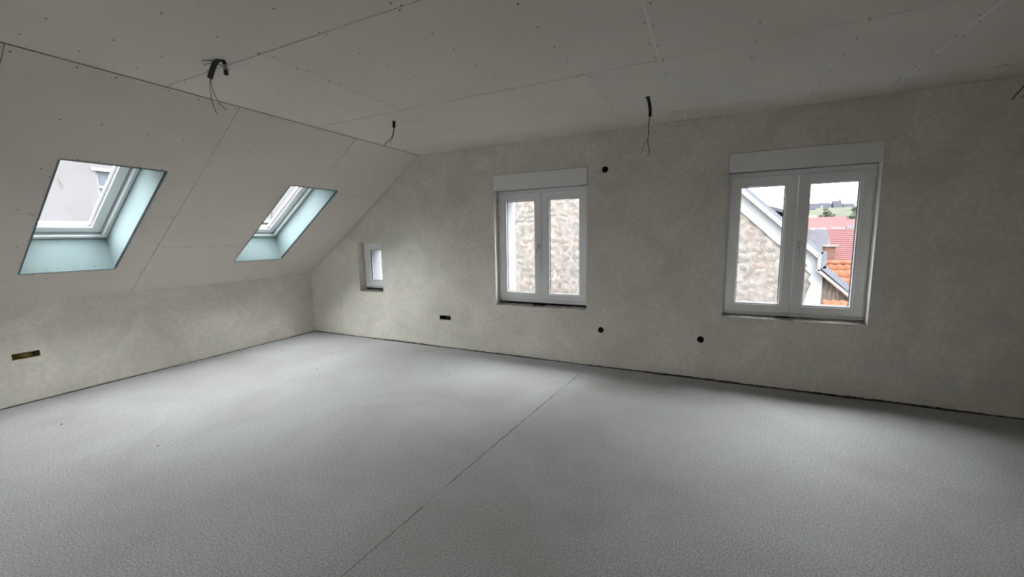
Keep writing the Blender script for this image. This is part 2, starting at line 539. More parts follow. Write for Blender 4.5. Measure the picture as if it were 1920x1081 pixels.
rs = random.Random(11)
for ri, (y0, y1) in enumerate(ROWS):
    xs = [SX + .004] + SEAMS[ri] + [XR - .004]
    for i in range(len(xs) - 1):
        a, b = xs[i], xs[i + 1]
        ga = WHITE.get((ri, a), .0007); gb = WHITE.get((ri, b), .0007)
        dz = rs.uniform(-.0008, .0008)
        brd = MB().box(a + ga, b - gb, y0 + GAP, y1 - ROWGAP[ri], H + dz, H + .0125).build('plasterboard', M['board'], ceiling)
        sv, sf = [], []
        cols = [x for x in JOIST if a + .03 < x < b - .03] + ([a + .022] if a > SX + .1 else []) + ([b - .022] if b < XR - .1 else [])
        nrow = max(2, round((y1 - y0) / .25) + 1)
        for x in cols:
            edge = x < a + .03 or x > b - .03
            for k in range(nrow):
                y = y0 + .018 + (y1 - y0 - .036) * k / (nrow - 1)
                if edge: y = min(y1 - .012, y + (.04 if x < a + .03 else -.03))
                screw_mesh(sv, sf, Vector((x + rs.uniform(-.014, .014), y + rs.uniform(-.02, .02) * (0 < k < nrow - 1), H + dz)), Vector((0, 0, -1)), Vector((1, 0, 0)), .0058)
        stuff(put('screw_heads', sv, sf, M['screw'], brd))
for (ri, x), g in WHITE.items():
    y0, y1 = ROWS[ri]
    o = MB().box(x - g - .001, x + g + .001, y0 + .004, y1 - .006, H - .0008, H + .012).build('gypsum_joint', M['gypsum'], ceiling)
    o['label'] = 'white gypsum showing in the open joint'

# ---- roof slope
SKY_ = [(-3.237, -2.595), (-1.421, -0.779)]      # y ranges of skylight shafts
T0, T1 = 0.525, 2.02
TF0, TF1 = 0.635, 1.965                                            # frame at the outer side
slope_fn = lambda u, v, w: S(u, v, w)
OUT = 0.30
ceiling_slope = plate('ceiling_slope', (-.35, SL + .10), (YB, WT - .02), [(T0 - .018, T1 + .02, a - .02, b + .02) for a, b in SKY_], .0130, OUT, slope_fn, M['void'])
tag(ceiling_slope, 'sloping roof ceiling clad with unfinished plasterboard sheets', 'ceiling', kind='structure')
COLS = [(-6.98, -6.132), (-6.132, -4.866), (-4.866, -3.600), (-3.600, -2.334), (-2.334, -1.082), (-1.082, -0.004)]
CROSS = [[1.5], [1.375], [1.9], [1.375], [0.873], [1.972]]
for ci, (y0, y1) in enumerate(COLS):
    ts = [.004] + CROSS[ci] + [SL - .004]
    for i in range(len(ts) - 1):
        a, b = ts[i], ts[i + 1]
        do = rs.uniform(-.0006, .0006)
        holes = [(T0, T1, p, q) for p, q in SKY_ if q > y0 and p < y1]
        brd = plate('plasterboard', (a + GAP * .6, b - GAP * .6), (y0 + GAP, y1 - GAP), holes, do, .0125, slope_fn, M['board'], ceiling_slope)
        sv, sf = [], []

        def sc_at(t, y):
            if not (a + .008 < t < b - .008 and y0 + .008 < y < y1 - .008): return
            if any(h[0] - .012 < t < h[1] + .012 and h[2] - .012 < y < h[3] + .012 for h in holes): return
            screw_mesh(sv, sf, S(t, y, do), SN.copy(), Vector((0, 1, 0)), .0052)
        w = y1 - y0
        for t in [.035, .42, .93, 1.41, 1.905, 2.415, 2.853]:
            for k in range(6):
                y = y0 + .025 + (w - .05) * k / 5
                sc_at(t + rs.uniform(-.012, .012), y + rs.uniform(-.03, .03) * (0 < k < 5))
        for t in CROSS[ci]:
            for k in range(6):
                y = y0 + .03 + (w - .06) * k / 5 + rs.uniform(-.03, .03)
                sc_at(t + .016, y); sc_at(t - .016, y + .03)
        for h in holes:
            for k in range(5):
                u = h[0] + (h[1] - h[0]) * (k + .5) / 5
                sc_at(u + rs.uniform(-.06, .06), h[2] - .022); sc_at(u + rs.uniform(-.06, .06), h[3] + .022)
            for k in range(4):
                y = h[2] + (h[3] - h[2]) * (k + .5) / 4
                sc_at(h[0] - .022, y + rs.uniform(-.05, .05)); sc_at(h[1] + .022, y + rs.uniform(-.05, .05))
        stuff(put('screw_heads', sv, sf, M['screw'], brd))


# ================================================================== WINDOWS
def sash(name, parent, x0, x1, z0, z1, yf, hinge_side=None, handle_side=None, prof=.082, hinges=True):
    """one casement: ring, glazing bead, gasket, pane, optional handle and hinges"""
    s = MB().ring(x0, x1, z0, z1, prof, yf, yf + .072, .006).build('sash', M['pvc'], parent)
    MB().ring(x0 + prof - .002, x1 - prof + .002, z0 + prof - .002, z1 - prof + .002, .016, yf + .008, yf + .04, .005).build('glazing_bead', M['bead'], s)
    MB().ring(x0 + prof + .013, x1 - prof - .013, z0 + prof + .013, z1 - prof - .013, .006, yf + .030, yf + .046).build('gasket', M['gasket'], s)
    MB().box(x0 + prof + .008, x1 - prof - .008, yf + .0375, yf + .0415, z0 + prof + .008, z1 - prof - .008).build('pane', M['glass'], s)
    if handle_side:
        hx = x1 - .030 if handle_side == 'r' else x0 + .036
        hz = (z0 + z1) / 2 + .005
        hb = MB().box(hx - .014, hx + .014, yf - .010, yf, hz - .034, hz + .034)
        hb.tube([(hx, yf - .004, hz), (hx, yf - .030, hz)], .010, 10)
        lean = -.035 if handle_side == 'r' else .004
        hb.tube(smooth_path([(hx, yf - .026, hz + .006), (hx + lean * .12, yf - .040, hz - .004), (hx + lean * .55, yf - .047, hz - .06), (hx + lean, yf - .046, hz - .125)], 4), [.010] * 8 + [.0085] * 5, 8)
        h = hb.build('handle', M['handle'], s, True)
        h['label'] = 'silver lever handle turned down'
    if hinge_side:
        for hz, hh in ((z1 - .075, .075), (z0 + .012, .085)):
            x = x0 - .012 if hinge_side == 'l' else x1
            hb = MB().box(x, x + .012, yf - .004, yf + .02, hz, hz + hh)
            hb.tube([(x + .006, yf - .006, hz + .004), (x + .006, yf - .006, hz + hh - .004)], .008, 8)
            hb.build('hinge', M['pvc'], s)
    return s


def casement(name, op, zf, sashes, meet, label, inset, box_h, hside):
    x0, x1, z0, z1 = op
    w = empty(name, (0, 0, 0))
    tag(w, label, 'window', kind='structure')
    yF = .100
    zb = z1 - box_h                           # underside of the roller shutter box
    MB().ring(x0 + .004, x1 - .004, zf, zb - .001, .062, yF, yF + .072, .003).build('window_frame', M['pvc'], w)
    ys = yF - .014
    sash('a', w, sashes[0], meet - .002, sashes[2], sashes[3], ys, 'l', 'r' if hside == 'l' else None)
    sash('b', w, meet + .002, sashes[1], sashes[2], sashes[3], ys, 'r', 'l' if hside == 'r' else None)
    # shutter box flush with the plaster: front panel with a returned lip
    b = MB().box(x0 + .003, x1 - .003, -.006, .20, zb + .006, z1 - .004).build('shutter_box', M['pvc'], w)
    MB().box(x0 + .003, x1 - .003, -.010, .012, zb - .002, zb + .014).build('shutter_box_lip', M['bead'], b)
    # outer reveal lining, narrower than the frame
    i = inset
    rv = MB()
    rv.box(x0, x0 + i, yF + .072, WT + .015, zf, zb)
    rv.box(x1 - i, x1, yF + .072, WT + .015, zf, zb)
    rv.box(x0 + i, x1 - i, yF + .072, WT + .015, zb - .02, z1)
    rv.build('outer_reveal', M['reveal_white'], w)
    sl = MB().add([(x0, yF + .05, zf + .03), (x1, yF + .05, zf + .03), (x1, WT + .06, zf - .005), (x0, WT + .06, zf - .005),
                   (x0, yF + .05, z0 - .02), (x1, yF + .05, z0 - .02), (x1, WT + .06, zf - .03), (x0, WT + .06, zf - .03)],
                  [(0, 1, 2, 3), (7, 6, 5, 4), (0, 4, 5, 1), (1, 5, 6, 2), (2, 6, 7, 3), (3, 7, 4, 0)])
    sl.build('outer_sill', M['zinc'], w)
    # unfinished sill bed: lumpy mortar under the frame with an open slot
    rr = random.Random(int(x0 * 10))
    vs, fs = [], []
    nx = 40
    for a in range(nx + 1):
        x = x0 + .001 + (x1 - x0 - .002) * a / nx
        hgt = .006 + .006 * rr.random()
        slot = .40 < a / nx < .55
        for yy, zz in ((.004, z0 + .002 + .3 * hgt), (.05, z0 + (.001 if slot else hgt)), (.105, z0 + (.004 if slot else hgt * 1.6 + .006))):
            vs.append((x, yy, zz))
    for a in range(nx):
        for c in range(2):
            p = a * 3 + c
            fs.append((p, p + 3, p + 4, p + 1))
    put('sill_bed', vs, fs, M['mortar'], w)
    pk_ = MB()
    for px_ in (x0 + .08, (x0 + x1) / 2 - .05, x1 - .14):
        pk_.box(px_, px_ + .06, .108, .16, z0 + .004, zf)
    pk_.build('packer', M['boxdark'], w)
    MB().box(x0 + .01, x1 - .01, .15, .20, z0 + .002, zf + .002).build('sealing_strip', M['mortar'], w)
    # smooth plaster on the side reveals
    for nm, xa, xb in (('l', x0 - .0015, x0 + .003), ('r', x1 - .003, x1 + .0015)):
        MB().box(xa, xb, -.0015, .101, z0 + .001, zb).build('inner_reveal', M['plaster_bead'], w)
    return w


casement('window_1', WIN['A'], .698, (3.522, 4.666, .732, 2.062), 4.100,
         'white two-casement window filled with a view of rubble stone', .05, .195, 'l')
casement('window_2', WIN['B'], .706, (6.119, 7.233, .736, 2.064), 6.680,
         'white two-casement window looking out over red tiled roofs', .012, .178, 'r')

# unseen casement behind the camera, added to bring more daylight into the room
x0, x1, z0, z1 = ADDED_WIN
w = empty('window_7')
tag(w, 'white two-casement window added unseen for daylight in the wall facing the gable', 'window', kind='structure')
MB().ring(x0 + .003, x1 - .003, z0 + .003, z1 - .003, .06, YB - .17, YB - .10, .003).build('window_frame', M['pvc'], w)
mid = (x0 + x1) / 2
for a, b in ((x0 + .03, mid - .002), (mid + .002, x1 - .03)):
    s_ = MB().ring(a, b, z0 + .035, z1 - .03, .082, YB - .16, YB - .088, .006).build('sash', M['pvc'], w)
    MB().box(a + .078, b - .078, YB - .127, YB - .123, z0 + .113, z1 - .108).build('pane', M['glass'], s_)

# small single window, deeper reveal
x0, x1, z0, z1 = WIN['C']
w3 = empty('window_3')
tag(w3, 'small narrow white window low beside the roof slope', 'window', kind='structure')
yF = .125
MB().ring(x0 + .003, x1 - .003, .775, z1 - .002, .05, yF, yF + .07, .003).build('window_frame', M['pvc'], w3)
sash('c', w3, x0 + .022, x1 - .022, .795, z1 - .022, yF - .012, None, None, .085)
rv = MB()
rv.box(x0, x0 + .02, yF + .07, WT + .015, .775, z1); rv.box(x1 - .02, x1, yF + .07, WT + .015, .775, z1); rv.box(x0 + .02, x1 - .02, yF + .07, WT + .015, z1 - .02, z1)
rv.build('outer_reveal', M['reveal_white'], w3)
MB().box(x0, x1, yF + .05, WT + .05, z0 - .01, .772).build('outer_sill', M['zinc'], w3)
rr = random.Random(3)
vs, fs = [], []
for a in range(21):
    x = x0 + .001 + (x1 - x0 - .002) * a / 20
    for yy in (.003, .06, .13):
        vs.append((x, yy, z0 + .003 + .014 * rr.random()))
for a in range(20):
    for c in range(2):
        p = a * 3 + c
        fs.append((p, p + 3, p + 4, p + 1))
put('sill_bed', vs, fs, M['mortar'], w3)
MB().box(x0 + .02, x0 + .08, .128, .17, z0 + .004, .776).box(x1 - .09, x1 - .03, .128, .17, z0 + .004, .776).build('packer', M['boxdark'], w3)

# ---- skylights
SKY_LABEL = ['skylight with pale green shaft looking onto a pale facade across the street',
             'skylight with pale green shaft close to the gable wall',
             'skylight in the roof slope nearer the wall that faces the gable']
for si, (ya, yb) in enumerate(SKY_):
    w = empty('window_%d' % (4 + si))
    tag(w, SKY_LABEL[si], 'skylight', kind='structure')
    th = .0125

    def quad_board(pts_in, outward, nm='shaft_lining'):
        """board from 4 inner corners, thickened away from the shaft"""
        outward = outward.normalized() * th
        v = [Vector(p) for p in pts_in]
        return put(nm, v + [p + outward for p in v], [(0, 1, 2, 3), (7, 6, 5, 4), (0, 4, 5, 1), (1, 5, 6, 2), (2, 6, 7, 3), (3, 7, 4, 0)], M['green_board'], w)
    o0, o1 = -.0015, OUT + .002
    quad_board([S(T0, ya, o0), S(T0, yb, o0), S(TF0, yb, o1), S(TF0, ya, o1)], -SD)
    quad_board([S(T1, ya, o0), S(T1, yb, o0), S(TF1, yb, o1), S(TF1, ya, o1)], SD)
    quad_board([S(T0 - .004, ya, o0), S(T1 + .004, ya, o0), S(TF1 + .004, ya, o1), S(TF0 - .004, ya, o1)], Vector((0, -1, 0)))
    quad_board([S(T0 - .004, yb, o0), S(T1 + .004, yb, o0), S(TF1 + .004, yb, o1), S(TF0 - .004, yb, o1)], Vector((0, 1, 0)))
    mp = lambda v: S(v.z, v.x, v.y)          # ring space (x = along wall, y = outwards, z = up the slope)
    fr = MB().ring(ya - .018, yb + .018, TF0 - .018, TF1 + .018, .055, OUT + .003, OUT + .10, .004).map(mp).build('window_frame', M['sky_white'], w)
    MB().ring(ya + .034, yb - .034, TF0 + .034, TF1 - .034, .012, OUT + .020, OUT + .09, .003).map(mp).build('frame_groove', M['metal'], fr)
    sh = MB().ring(ya + .044, yb - .044, TF0 + .044, TF1 - .044, .085, OUT + .040, OUT + .11, .006).map(mp).build('sash', M['sky_white'], w)
    g = .044 + .083
    MB().ring(ya + g, yb - g, TF0 + g, TF1 - g, .006, OUT + .052, OUT + .085).map(mp).build('gasket', M['gasket'], sh)
    MB().box(ya + g, yb - g, OUT + .068, OUT + .072, TF0 + g, TF1 - g).map(mp).build('pane', M['glass'], sh)
    hb = MB().box(ya + .13, yb - .13, OUT + .028, OUT + .040, TF1 - .075, TF1 - .055).map(mp).build('vent_bar', M['metal'], sh)
    sv, sf = [], []
    rr = random.Random(40 + si)
    for k in range(6):
        f = (k + .4) / 6
        y = ya + (yb - ya) * f
        screw_mesh(sv, sf, S(T0 + .018, y + rr.uniform(-.03, .03), .03), SD, Vector((0, 1, 0)), .004)
    for k in range(8):
        t = T0 + (T1 - T0) * (k + .5) / 8
        screw_mesh(sv, sf, S(t + .01, yb, .03 + .015 * rr.random()), Vector((0, -1, 0)), SD, .0035)
        screw_mesh(sv, sf, S(t + .01, ya, .03 + .015 * rr.random()), Vector((0, 1, 0)), SD, .0035)
    stuff(put('screw_heads', sv, sf, M['screw'], w))
    MB().ring(ya - .18, yb + .18, TF0 - .18, TF1 + .18, .163, OUT + .001, OUT + .02).map(mp).build('flashing', M['zinc'], w)


# ================================================================== SOCKET BOXES
RLAB = ['empty round socket hole high on the gable wall at shutter box height',
        'empty round socket hole near the floor beside the stone-view window',
        'empty round socket hole near the floor beside the roof-view window']
for (x, z), lab in zip(ROUND, RLAB):
    e = empty('socket_box', (x, 0, z))
    tag(e, lab, 'socket hole', 'empty round socket holes in the gable wall')
    seg = 24
    prof_ = [(.0325, .003), (.0325, .058), (.0, .058)]
    vs, fs = [], []
    for r, y in [(.0325, .003), (.0325, .058)]:
        for k in range(seg):
            t = 2 * math.pi * k / seg
            vs.append((r * math.cos(t), y, r * math.sin(t)))
    for k in range(seg):
        fs.append((k, (k + 1) % seg, seg + (k + 1) % seg, seg + k))
    fs.append(tuple(seg + k for k in range(seg)))
    put('box_cup', vs, fs, M['boxdark'], e)
    for s_ in (-1, 1):
        MB().tube([(s_ * .028, .006, 0), (s_ * .028, .05, 0)], .0035, 8).build('screw_post', M['boxdark'], e)
    for k in range(3):
        mb = MB()
        a = random.Random(k + int(x * 10)).uniform(-.012, .012)
        mb.tube(smooth_path([(-.01 + .009 * k, .057, .004), (a, .035, .01 - .008 * k), (-.006 + .008 * k, .022, -.014), (.006 * k - .01, .03, -.006 + .004 * k)], 4), .0013, 5)
        mb.build('wire', M['wire'], e)


def rect_box(lab, fn, W_, H_, fill, wires):
    """multi-gang box opening; fn maps (u along wall, depth, z)"""
    e = empty('socket_box', fn(0, 0, 0))
    tag(e, lab, 'socket hole')
    o = Vector(fn(0, 0, 0))
    mp = lambda v: Vector(fn(v.x, v.y, v.z)) - o
    u, h, d, t = W_ / 2 - .001, H_ / 2 - .001, .056, .002
    b = MB()
    b.box(-u, u, d - t, d, -h, h); b.box(-u, u, .003, d, -h, -h + t); b.box(-u, u, .003, d, h - t, h)
    b.box(-u, -u + t, .003, d, -h, h); b.box(u - t, u, .003, d, -h, h)
    b.map(mp).build('box_shell', fill, e)
    for k in (-1, 1):
        p = MB().box(k * W_ / 6 - .002, k * W_ / 6 + .002, .018, d - t, -h + t, h - t).map(mp).build('divider', fill, e)
    for pts, m_, r in wires:
        MB().tube(smooth_path(pts, 5), r, 7).map(mp).build('cable_end', m_, e, True)
    return e


xc, zc = (RECT_BACK[0] + RECT_BACK[1]) / 2, (RECT_BACK[2] + RECT_BACK[3]) / 2
rect_box('black rectangular multi-socket opening under the stone-view window side', lambda u, d, z: (xc + u, d, zc + z), .187, .06, M['boxdark'],
         [([(-.075, .05, 0), (-.06, .02, .012), (-.085, .012, -.01)], M['wire'], .004), ([(.05, .05, .01), (.03, .02, -.012), (.075, .014, .012)], M['wire'], .004),
          ([(-.02, .05, 0), (.02, .025, -.01), (.045, .03, -.004)], M['tape'], .002)])
yc, zc2 = (RECT_KNEE[0] + RECT_KNEE[1]) / 2, (RECT_KNEE[2] + RECT_KNEE[3]) / 2
rect_box('olive brown rectangular multi-socket opening in the low knee wall', lambda u, d, z: (-d, yc + u, zc2 + z), .183, .06, M['wool'],
         [([(-.085, .045, .01), (-.04, .016, .012), (.0, .014, .016), (.03, .04, .018)], M['wool'], .009), ([(-.06, .05, -.012), (-.02, .018, -.008), (.04, .02, -.006)], M['wool'], .007),
          ([(.05, .05, .02), (.03, .02, -.004), (.06, .015, -.018)], M['wire'], .004), ([(.05, .05, -.01), (.07, .018, .006), (.085, .03, .02)], M['wire'], .004)])


# ================================================================== CEILING CABLES
NF = Vector((F_.x, F_.y, 0)).normalized()


def cable(anchor_px, anchor, conduits, wires, lab, extra=None):
    """conduit stubs and wires that hang from the ceiling in the upright plane through the anchor that faces the room"""
    A = Vector(anchor) if anchor else pix(*anchor_px, (0, 0, 1), (0, 0, H))
    e = empty('ceiling_cable', A)
    tag(e, lab, 'cable', 'cable ends hanging from the ceiling')

    def P(p):
        q = pix(p[0], p[1], NF, A)
        q = q + NF * (p[2] if len(p) > 2 else 0)
        return q - A
    for pts, r, m_ in conduits:
        path = smooth_path([P(p) for p in pts], 8)
        rad = [r * (1.0 + .06 * (k % 2)) for k in range(len(path))]
        mb = MB().tube(path, rad, 12, False)
        mb.tube(path, r * .78, 12, False)
        c = mb.build('conduit', m_, e, True)
    for pts, r in wires:
        MB().tube(smooth_path([P(p) for p in pts], 6), r, 6).build('wire', M['wire'], e, True)
    hole = [Vector((.02 * math.cos(2 * math.pi * k / 16), .02 * math.sin(2 * math.pi * k / 16), -.0006)) for k in range(16)]
    put('ceiling_hole', hole + [v + Vector((0, 0, .0135)) for v in hole], [tuple(range(16))] + [(k, (k + 1) % 16, 16 + (k + 1) % 16, 16 + k) for k in range(16)], M['void'], e)
    return e


cable((411, 113), None,
      [([(410, 111), (404, 117), (398, 131), (393.5, 147)], .0145, M['conduit']),
       ([(414, 111), (420, 116), (421.5, 123)], .011, M['conduit']),
       ([(421, 122), (422.5, 127), (423.5, 131.5)], .0135, M['tape']),
       ([(423.3, 131), (424.5, 140)], .0125, M['conduit'])],
      [([(394, 146), (394, 165), (398, 190), (404, 208), (407, 214)], .0018), ([(394.5, 146), (399, 168), (409, 190), (424.5, 207)], .0018),
       ([(410, 119), (400, 116), (388, 113), (378, 113.5)], .0026), ([(408, 120), (396, 119), (387, 120), (381.5, 123)], .0018), ([(404, 120), (412, 121), (417, 124)], .0022),
       ([(423, 130), (429, 128.5), (432, 133)], .0012)],
      'thick black conduit bent into a hook with a taped second stub')
cable((738.5, 227.5), None,
      [([(739, 227), (738.7, 233), (738.4, 239)], .0135, M['conduit'])],
      [([(738.5, 238), (737.5, 247), (735, 256), (728, 264), (720.5, 271.5)], .0032), ([(738.8, 238), (738, 250), (735, 260), (731.3, 268.5)], .0024)],
      'short black conduit stub near the roof slope with two curling wires')
cable((1214.5, 182), None,
      [([(1214.3, 181.5), (1217, 191), (1219, 204), (1218.8, 218)], .0125, M['conduit'])],
      [([(1218.5, 217), (1215.6, 235), (1216.5, 252), (1209, 270), (1204, 281), (1201.8, 289)], .0016), ([(1218.8, 217), (1216.3, 236), (1216, 252), (1214.6, 266), (1217, 280), (1217.6, 288), (1214, 291)], .0024)],
      'long black conduit hanging between the two large windows with thin wires')
A4 = Vector((7.75, -0.80, H))
cable(None, A4,
      [([(1974.8, 71), (1972, 88), (1962, 112)], .0135, M['conduit'])],
      [([(1962, 111), (1944, 136), (1920, 161), (1898, 186)], .0028), ([(1962.5, 111), (1950, 145), (1932, 169), (1913, 184)], .0018)],
      'dark wires dangling over the darker end of the gable wall')


# ================================================================== OUTSIDE
GZ = -6.2
ground = put('ground', [(-300, -300, GZ), (500, -300, GZ), (500, 560, GZ), (-300, 560, GZ)], [(0, 1, 2, 3)], M['ground'])
tag(ground, 'courtyard and street ground below the house', 'ground', kind='structure')

# ---- neighbouring house with the rubble stone gable
NY = 6.0
V0 = (6.60, 2.515); V1 = (8.11, 1.045)               # roof verge seen through the window
SLP = (V0[1] - V1[1]) / (V1[0] - V0[0])
RX = 2.2; RZ = V1[1] + (V1[0] - RX) * SLP            # ridge
LX = RX - (RZ + 1.2) / SLP
nb = empty('stone_house', (RX, NY, GZ))
tag(nb, 'neighbouring house with rubble stone gable and white plaster strip under its roof edge', 'house')
O = nb.location


def part(mb_or_o, name, m, parent=nb, smooth=False):
    off = Vector(parent.location) if parent.parent is None else Vector(parent.parent.location)
    return mb_or_o.map(lambda v: v - off).build(name, m, parent, smooth)


def prism(poly, y0, y1):
    n_ = len(poly)
    return MB().add([(x, y0, z) for x, z in poly] + [(x, y1, z) for x, z in poly],
                    [tuple(range(n_)), tuple(range(2 * n_ - 1, n_ - 1, -1))] + [(i, (i + 1) % n_, n_ + (i + 1) % n_, n_ + i) for i in range(n_)])


XW = 8.19
wall_n = part(prism([(LX, GZ), (XW, GZ), (XW, V1[1] - .08), (RX, RZ - .08 + .0), (LX, -1.3)], NY, NY + .4), 'gable_wall', M['stone_mortar'])
# white plaster band under the verge and the plastered strip at the eave side, ragged inner edge
rr = random.Random(21)
band = []
topl = [(RX, RZ - .06), (8.185, V1[1] - .135)]
low = []
for k in range(41):
    x = RX + (7.72 - RX) * k / 40
    low.append((x, RZ - .06 - (x - RX) * SLP - .46 + rr.uniform(-.02, .02)))
edge_ = [(7.76, .95), (7.90, .80), (7.87, .72), (7.98, .60), (7.93, .50), (7.99, .40), (7.93, .22), (7.90, .05), (7.80, -.3), (7.78, -1.0), (7.76, GZ)]
part(prism([topl[0], topl[1], (8.185, GZ)] + edge_[::-1] + low[::-1], NY - .035, NY + .01), 'plaster_band', M['render_white'])
# stones bedded in mortar where the windows look
stone_base = []
for k in range(6):
    bm = bmesh.new()
    bmesh.ops.create_icosphere(bm, subdivisions=1, radius=1)
    r2 = random.Random(60 + k)
    for v in bm.verts:
        v.co = Vector((max(-.82, min(.82, v.co.x)), v.co.y, max(-.8, min(.8, v.co.z)))) * r2.uniform(.88, 1.12)
    me = bpy.data.meshes.new('stone')
    bm.to_mesh(me); bm.free()
    me.materials.append(M[('stone_a', 'stone_b', 'stone_c')[k % 3]])
    stone_base.append(me)
cnt = 0
for (xa, xb, za, zb) in ((0.4, 3.35, -.55, 2.95), (6.35, 7.95, -.35, 2.3)):
    z = za
    while z < zb:
        h = rr.uniform(.11, .26)
        x = xa + rr.uniform(0, .12)
        while x < xb:
            w_ = rr.uniform(.16, .42)
            cx_, cz_ = x + w_ / 2, z + h / 2 + rr.uniform(-.02, .02)
            vz = RZ - .06 - (cx_ - RX) * SLP - .46
            lim = 7.70 if cz_ > .8 else 7.78
            if cz_ + h * .5 < vz and cx_ + w_ / 2 < lim and cnt < 296 and rr.random() < .93:
                o = bpy.data.objects.new('stone', stone_base[rr.randrange(6)])
                COL.objects.link(o)
                o.parent = wall_n
                o.location = Vector((cx_, NY + .012, cz_)) - O
                o.scale = (w_ * rr.uniform(.5, .72), .012 + .014 * rr.random(), h * rr.uniform(.5, .75))
                o.rotation_euler = (0, rr.uniform(-.3, .3), 0)
                cnt += 1
            x += w_ + rr.uniform(.005, .03)
        z += h
# the rest of the rubble, away from the windows' view
sv, sf = [], []
for (xa, xb, za, zb) in ((-2.6, .4, -2.5, 3.2), (.4, 3.35, -2.5, -.55), (.4, 6.35, 2.95, 4.4), (3.35, 6.35, -2.5, 2.95), (6.35, 7.7, -2.5, -.35)):
    z = za
    while z < zb:
        h = rr.uniform(.13, .28)
        x = xa + rr.uniform(0, .1)
        while x < xb:
            w_ = rr.uniform(.2, .45)
            cx_, cz_ = x + w_ / 2, z + h / 2
            if cz_ + h * .5 < RZ - .06 - abs(cx_ - RX) * SLP - .46:
                src = stone_base[0]
                b0 = len(sv)
                sx_, sz_, sy_ = w_ * rr.uniform(.5, .7), h * rr.uniform(.5, .72), .012 + .014 * rr.random()
                for v in src.vertices:
                    sv.append(Vector((cx_ + v.co.x * sx_, NY + .012 + v.co.y * sy_, cz_ + v.co.z * sz_)) - O)
                for p in src.polygons:
                    sf.append(tuple(b0 + i for i in p.vertices))
            x += w_ + rr.uniform(.005, .03)
        z += h
stuff(put('stones', sv, sf, M['stone_a'], wall_n))
# roof: right-hand plane behind the verge, verge flashing and white verge board
d_ = Vector((1, 0, -SLP)).normalized(); up_ = Vector((SLP, 0, 1)).normalized()


def strip(a, b, y0, y1, t0, t1):
    a, b = Vector((a[0], 0, a[1])), Vector((b[0], 0, b[1]))
    dd = (b - a).normalized(); nn = Vector((-dd.z, 0, dd.x))
    q = [a + nn * t0, b + nn * t0, b + nn * t1, a + nn * t1]
    return MB().add([(p.x, y0, p.z) for p in q] + [(p.x, y1, p.z) for p in q],
                    [(0, 1, 2, 3), (7, 6, 5, 4), (0, 4, 5, 1), (1, 5, 6, 2), (2, 6, 7, 3), (3, 7, 4, 0)])


RT = (RX, RZ)
part(strip(RT, V1, NY - .12, NY + 7, -.03, .03), 'roof_plane', M['slate'])
part(strip((LX, -1.25), RT, NY - .12, NY + 7, -.02, .07), 'roof_plane', M['slate'])
vg = part(strip(RT, V1, NY - .17, NY - .10, -.10, -.015), 'verge_board', M['verge_white'])
part(strip(RT, V1, NY - .16, NY + .05, -.015, .055), 'verge_flashing', M['zinc'])
# step down to the lower verge
V2 = (8.11, .735); V3 = (9.0, -.11)
part(MB().box(8.055, 8.105, NY - .17, NY - .10, V2[1] - .04, V1[1] - .02), 'verge_board', M['verge_white'])
part(MB().box(8.105, 8.20, NY - .16, NY + .05, V2[1] + .02, V1[1] + .05), 'verge_flashing', M['zinc'])
part(strip((8.08, V2[1]), V3, NY - .17, NY - .10, -.05, .0), 'verge_board', M['verge_white'])
part(strip((8.12, V2[1] + .01), V3, NY - .16, NY + .10, .0, .105), 'verge_flashing', M['zinc'])
part(MB().box(LX, XW, NY + 6.6, NY + 7, GZ, -1.4), 'rear_wall', M['render_white'])
# lean-to side with weathered boards under the lower verge
for k in range(9):
    xa = 8.195 + k * .095
    xb = xa + .088
    zt = V2[1] - .03 - (xa - 8.11) * (V2[1] - V3[1]) / (V3[0] - 8.11) - .05
    part(prism([(xa, -1.6), (xb, -1.6), (xb, zt - .088 * .95), (xa, zt)], NY + .03 + .006 * (k % 3), NY + .05 + .006 * (k % 3)), 'timber_board', M['wood'])
part(MB().box(XW, 9.05, NY + .07, NY + .2, GZ, -.15), 'shed_wall', M['wood'])


def pantile_mesh(name, w, l, m):
    """one S-shaped clay tile, lying in x (width) and y (up the slope)"""
    vs, fs = [], []
    nx = 8
    for j, yy in enumerate((0, l)):
        for i in range(nx + 1):
            t = i / nx
            zz = .015 * math.sin(t * math.pi * 2) + (.022 if j == 0 else 0.0)
            vs.append((t * w * 1.06, yy * 1.12, zz))
    for i in range(nx):
        fs.append((i, i + 1, nx + 1 + i + 1, nx + 1 + i))
    b = len(vs)
    for i in range(nx + 1):
        vs.append((vs[i][0], vs[i][1], vs[i][2] - .02))
    for i in range(nx):
        fs.append((i + 1, i, b + i, b + i + 1))
    me = bpy.data.meshes.new(name)
    me.from_pydata(vs, [], fs)
    me.materials.append(m)
    for p in me.polygons: p.use_smooth = True
    return me


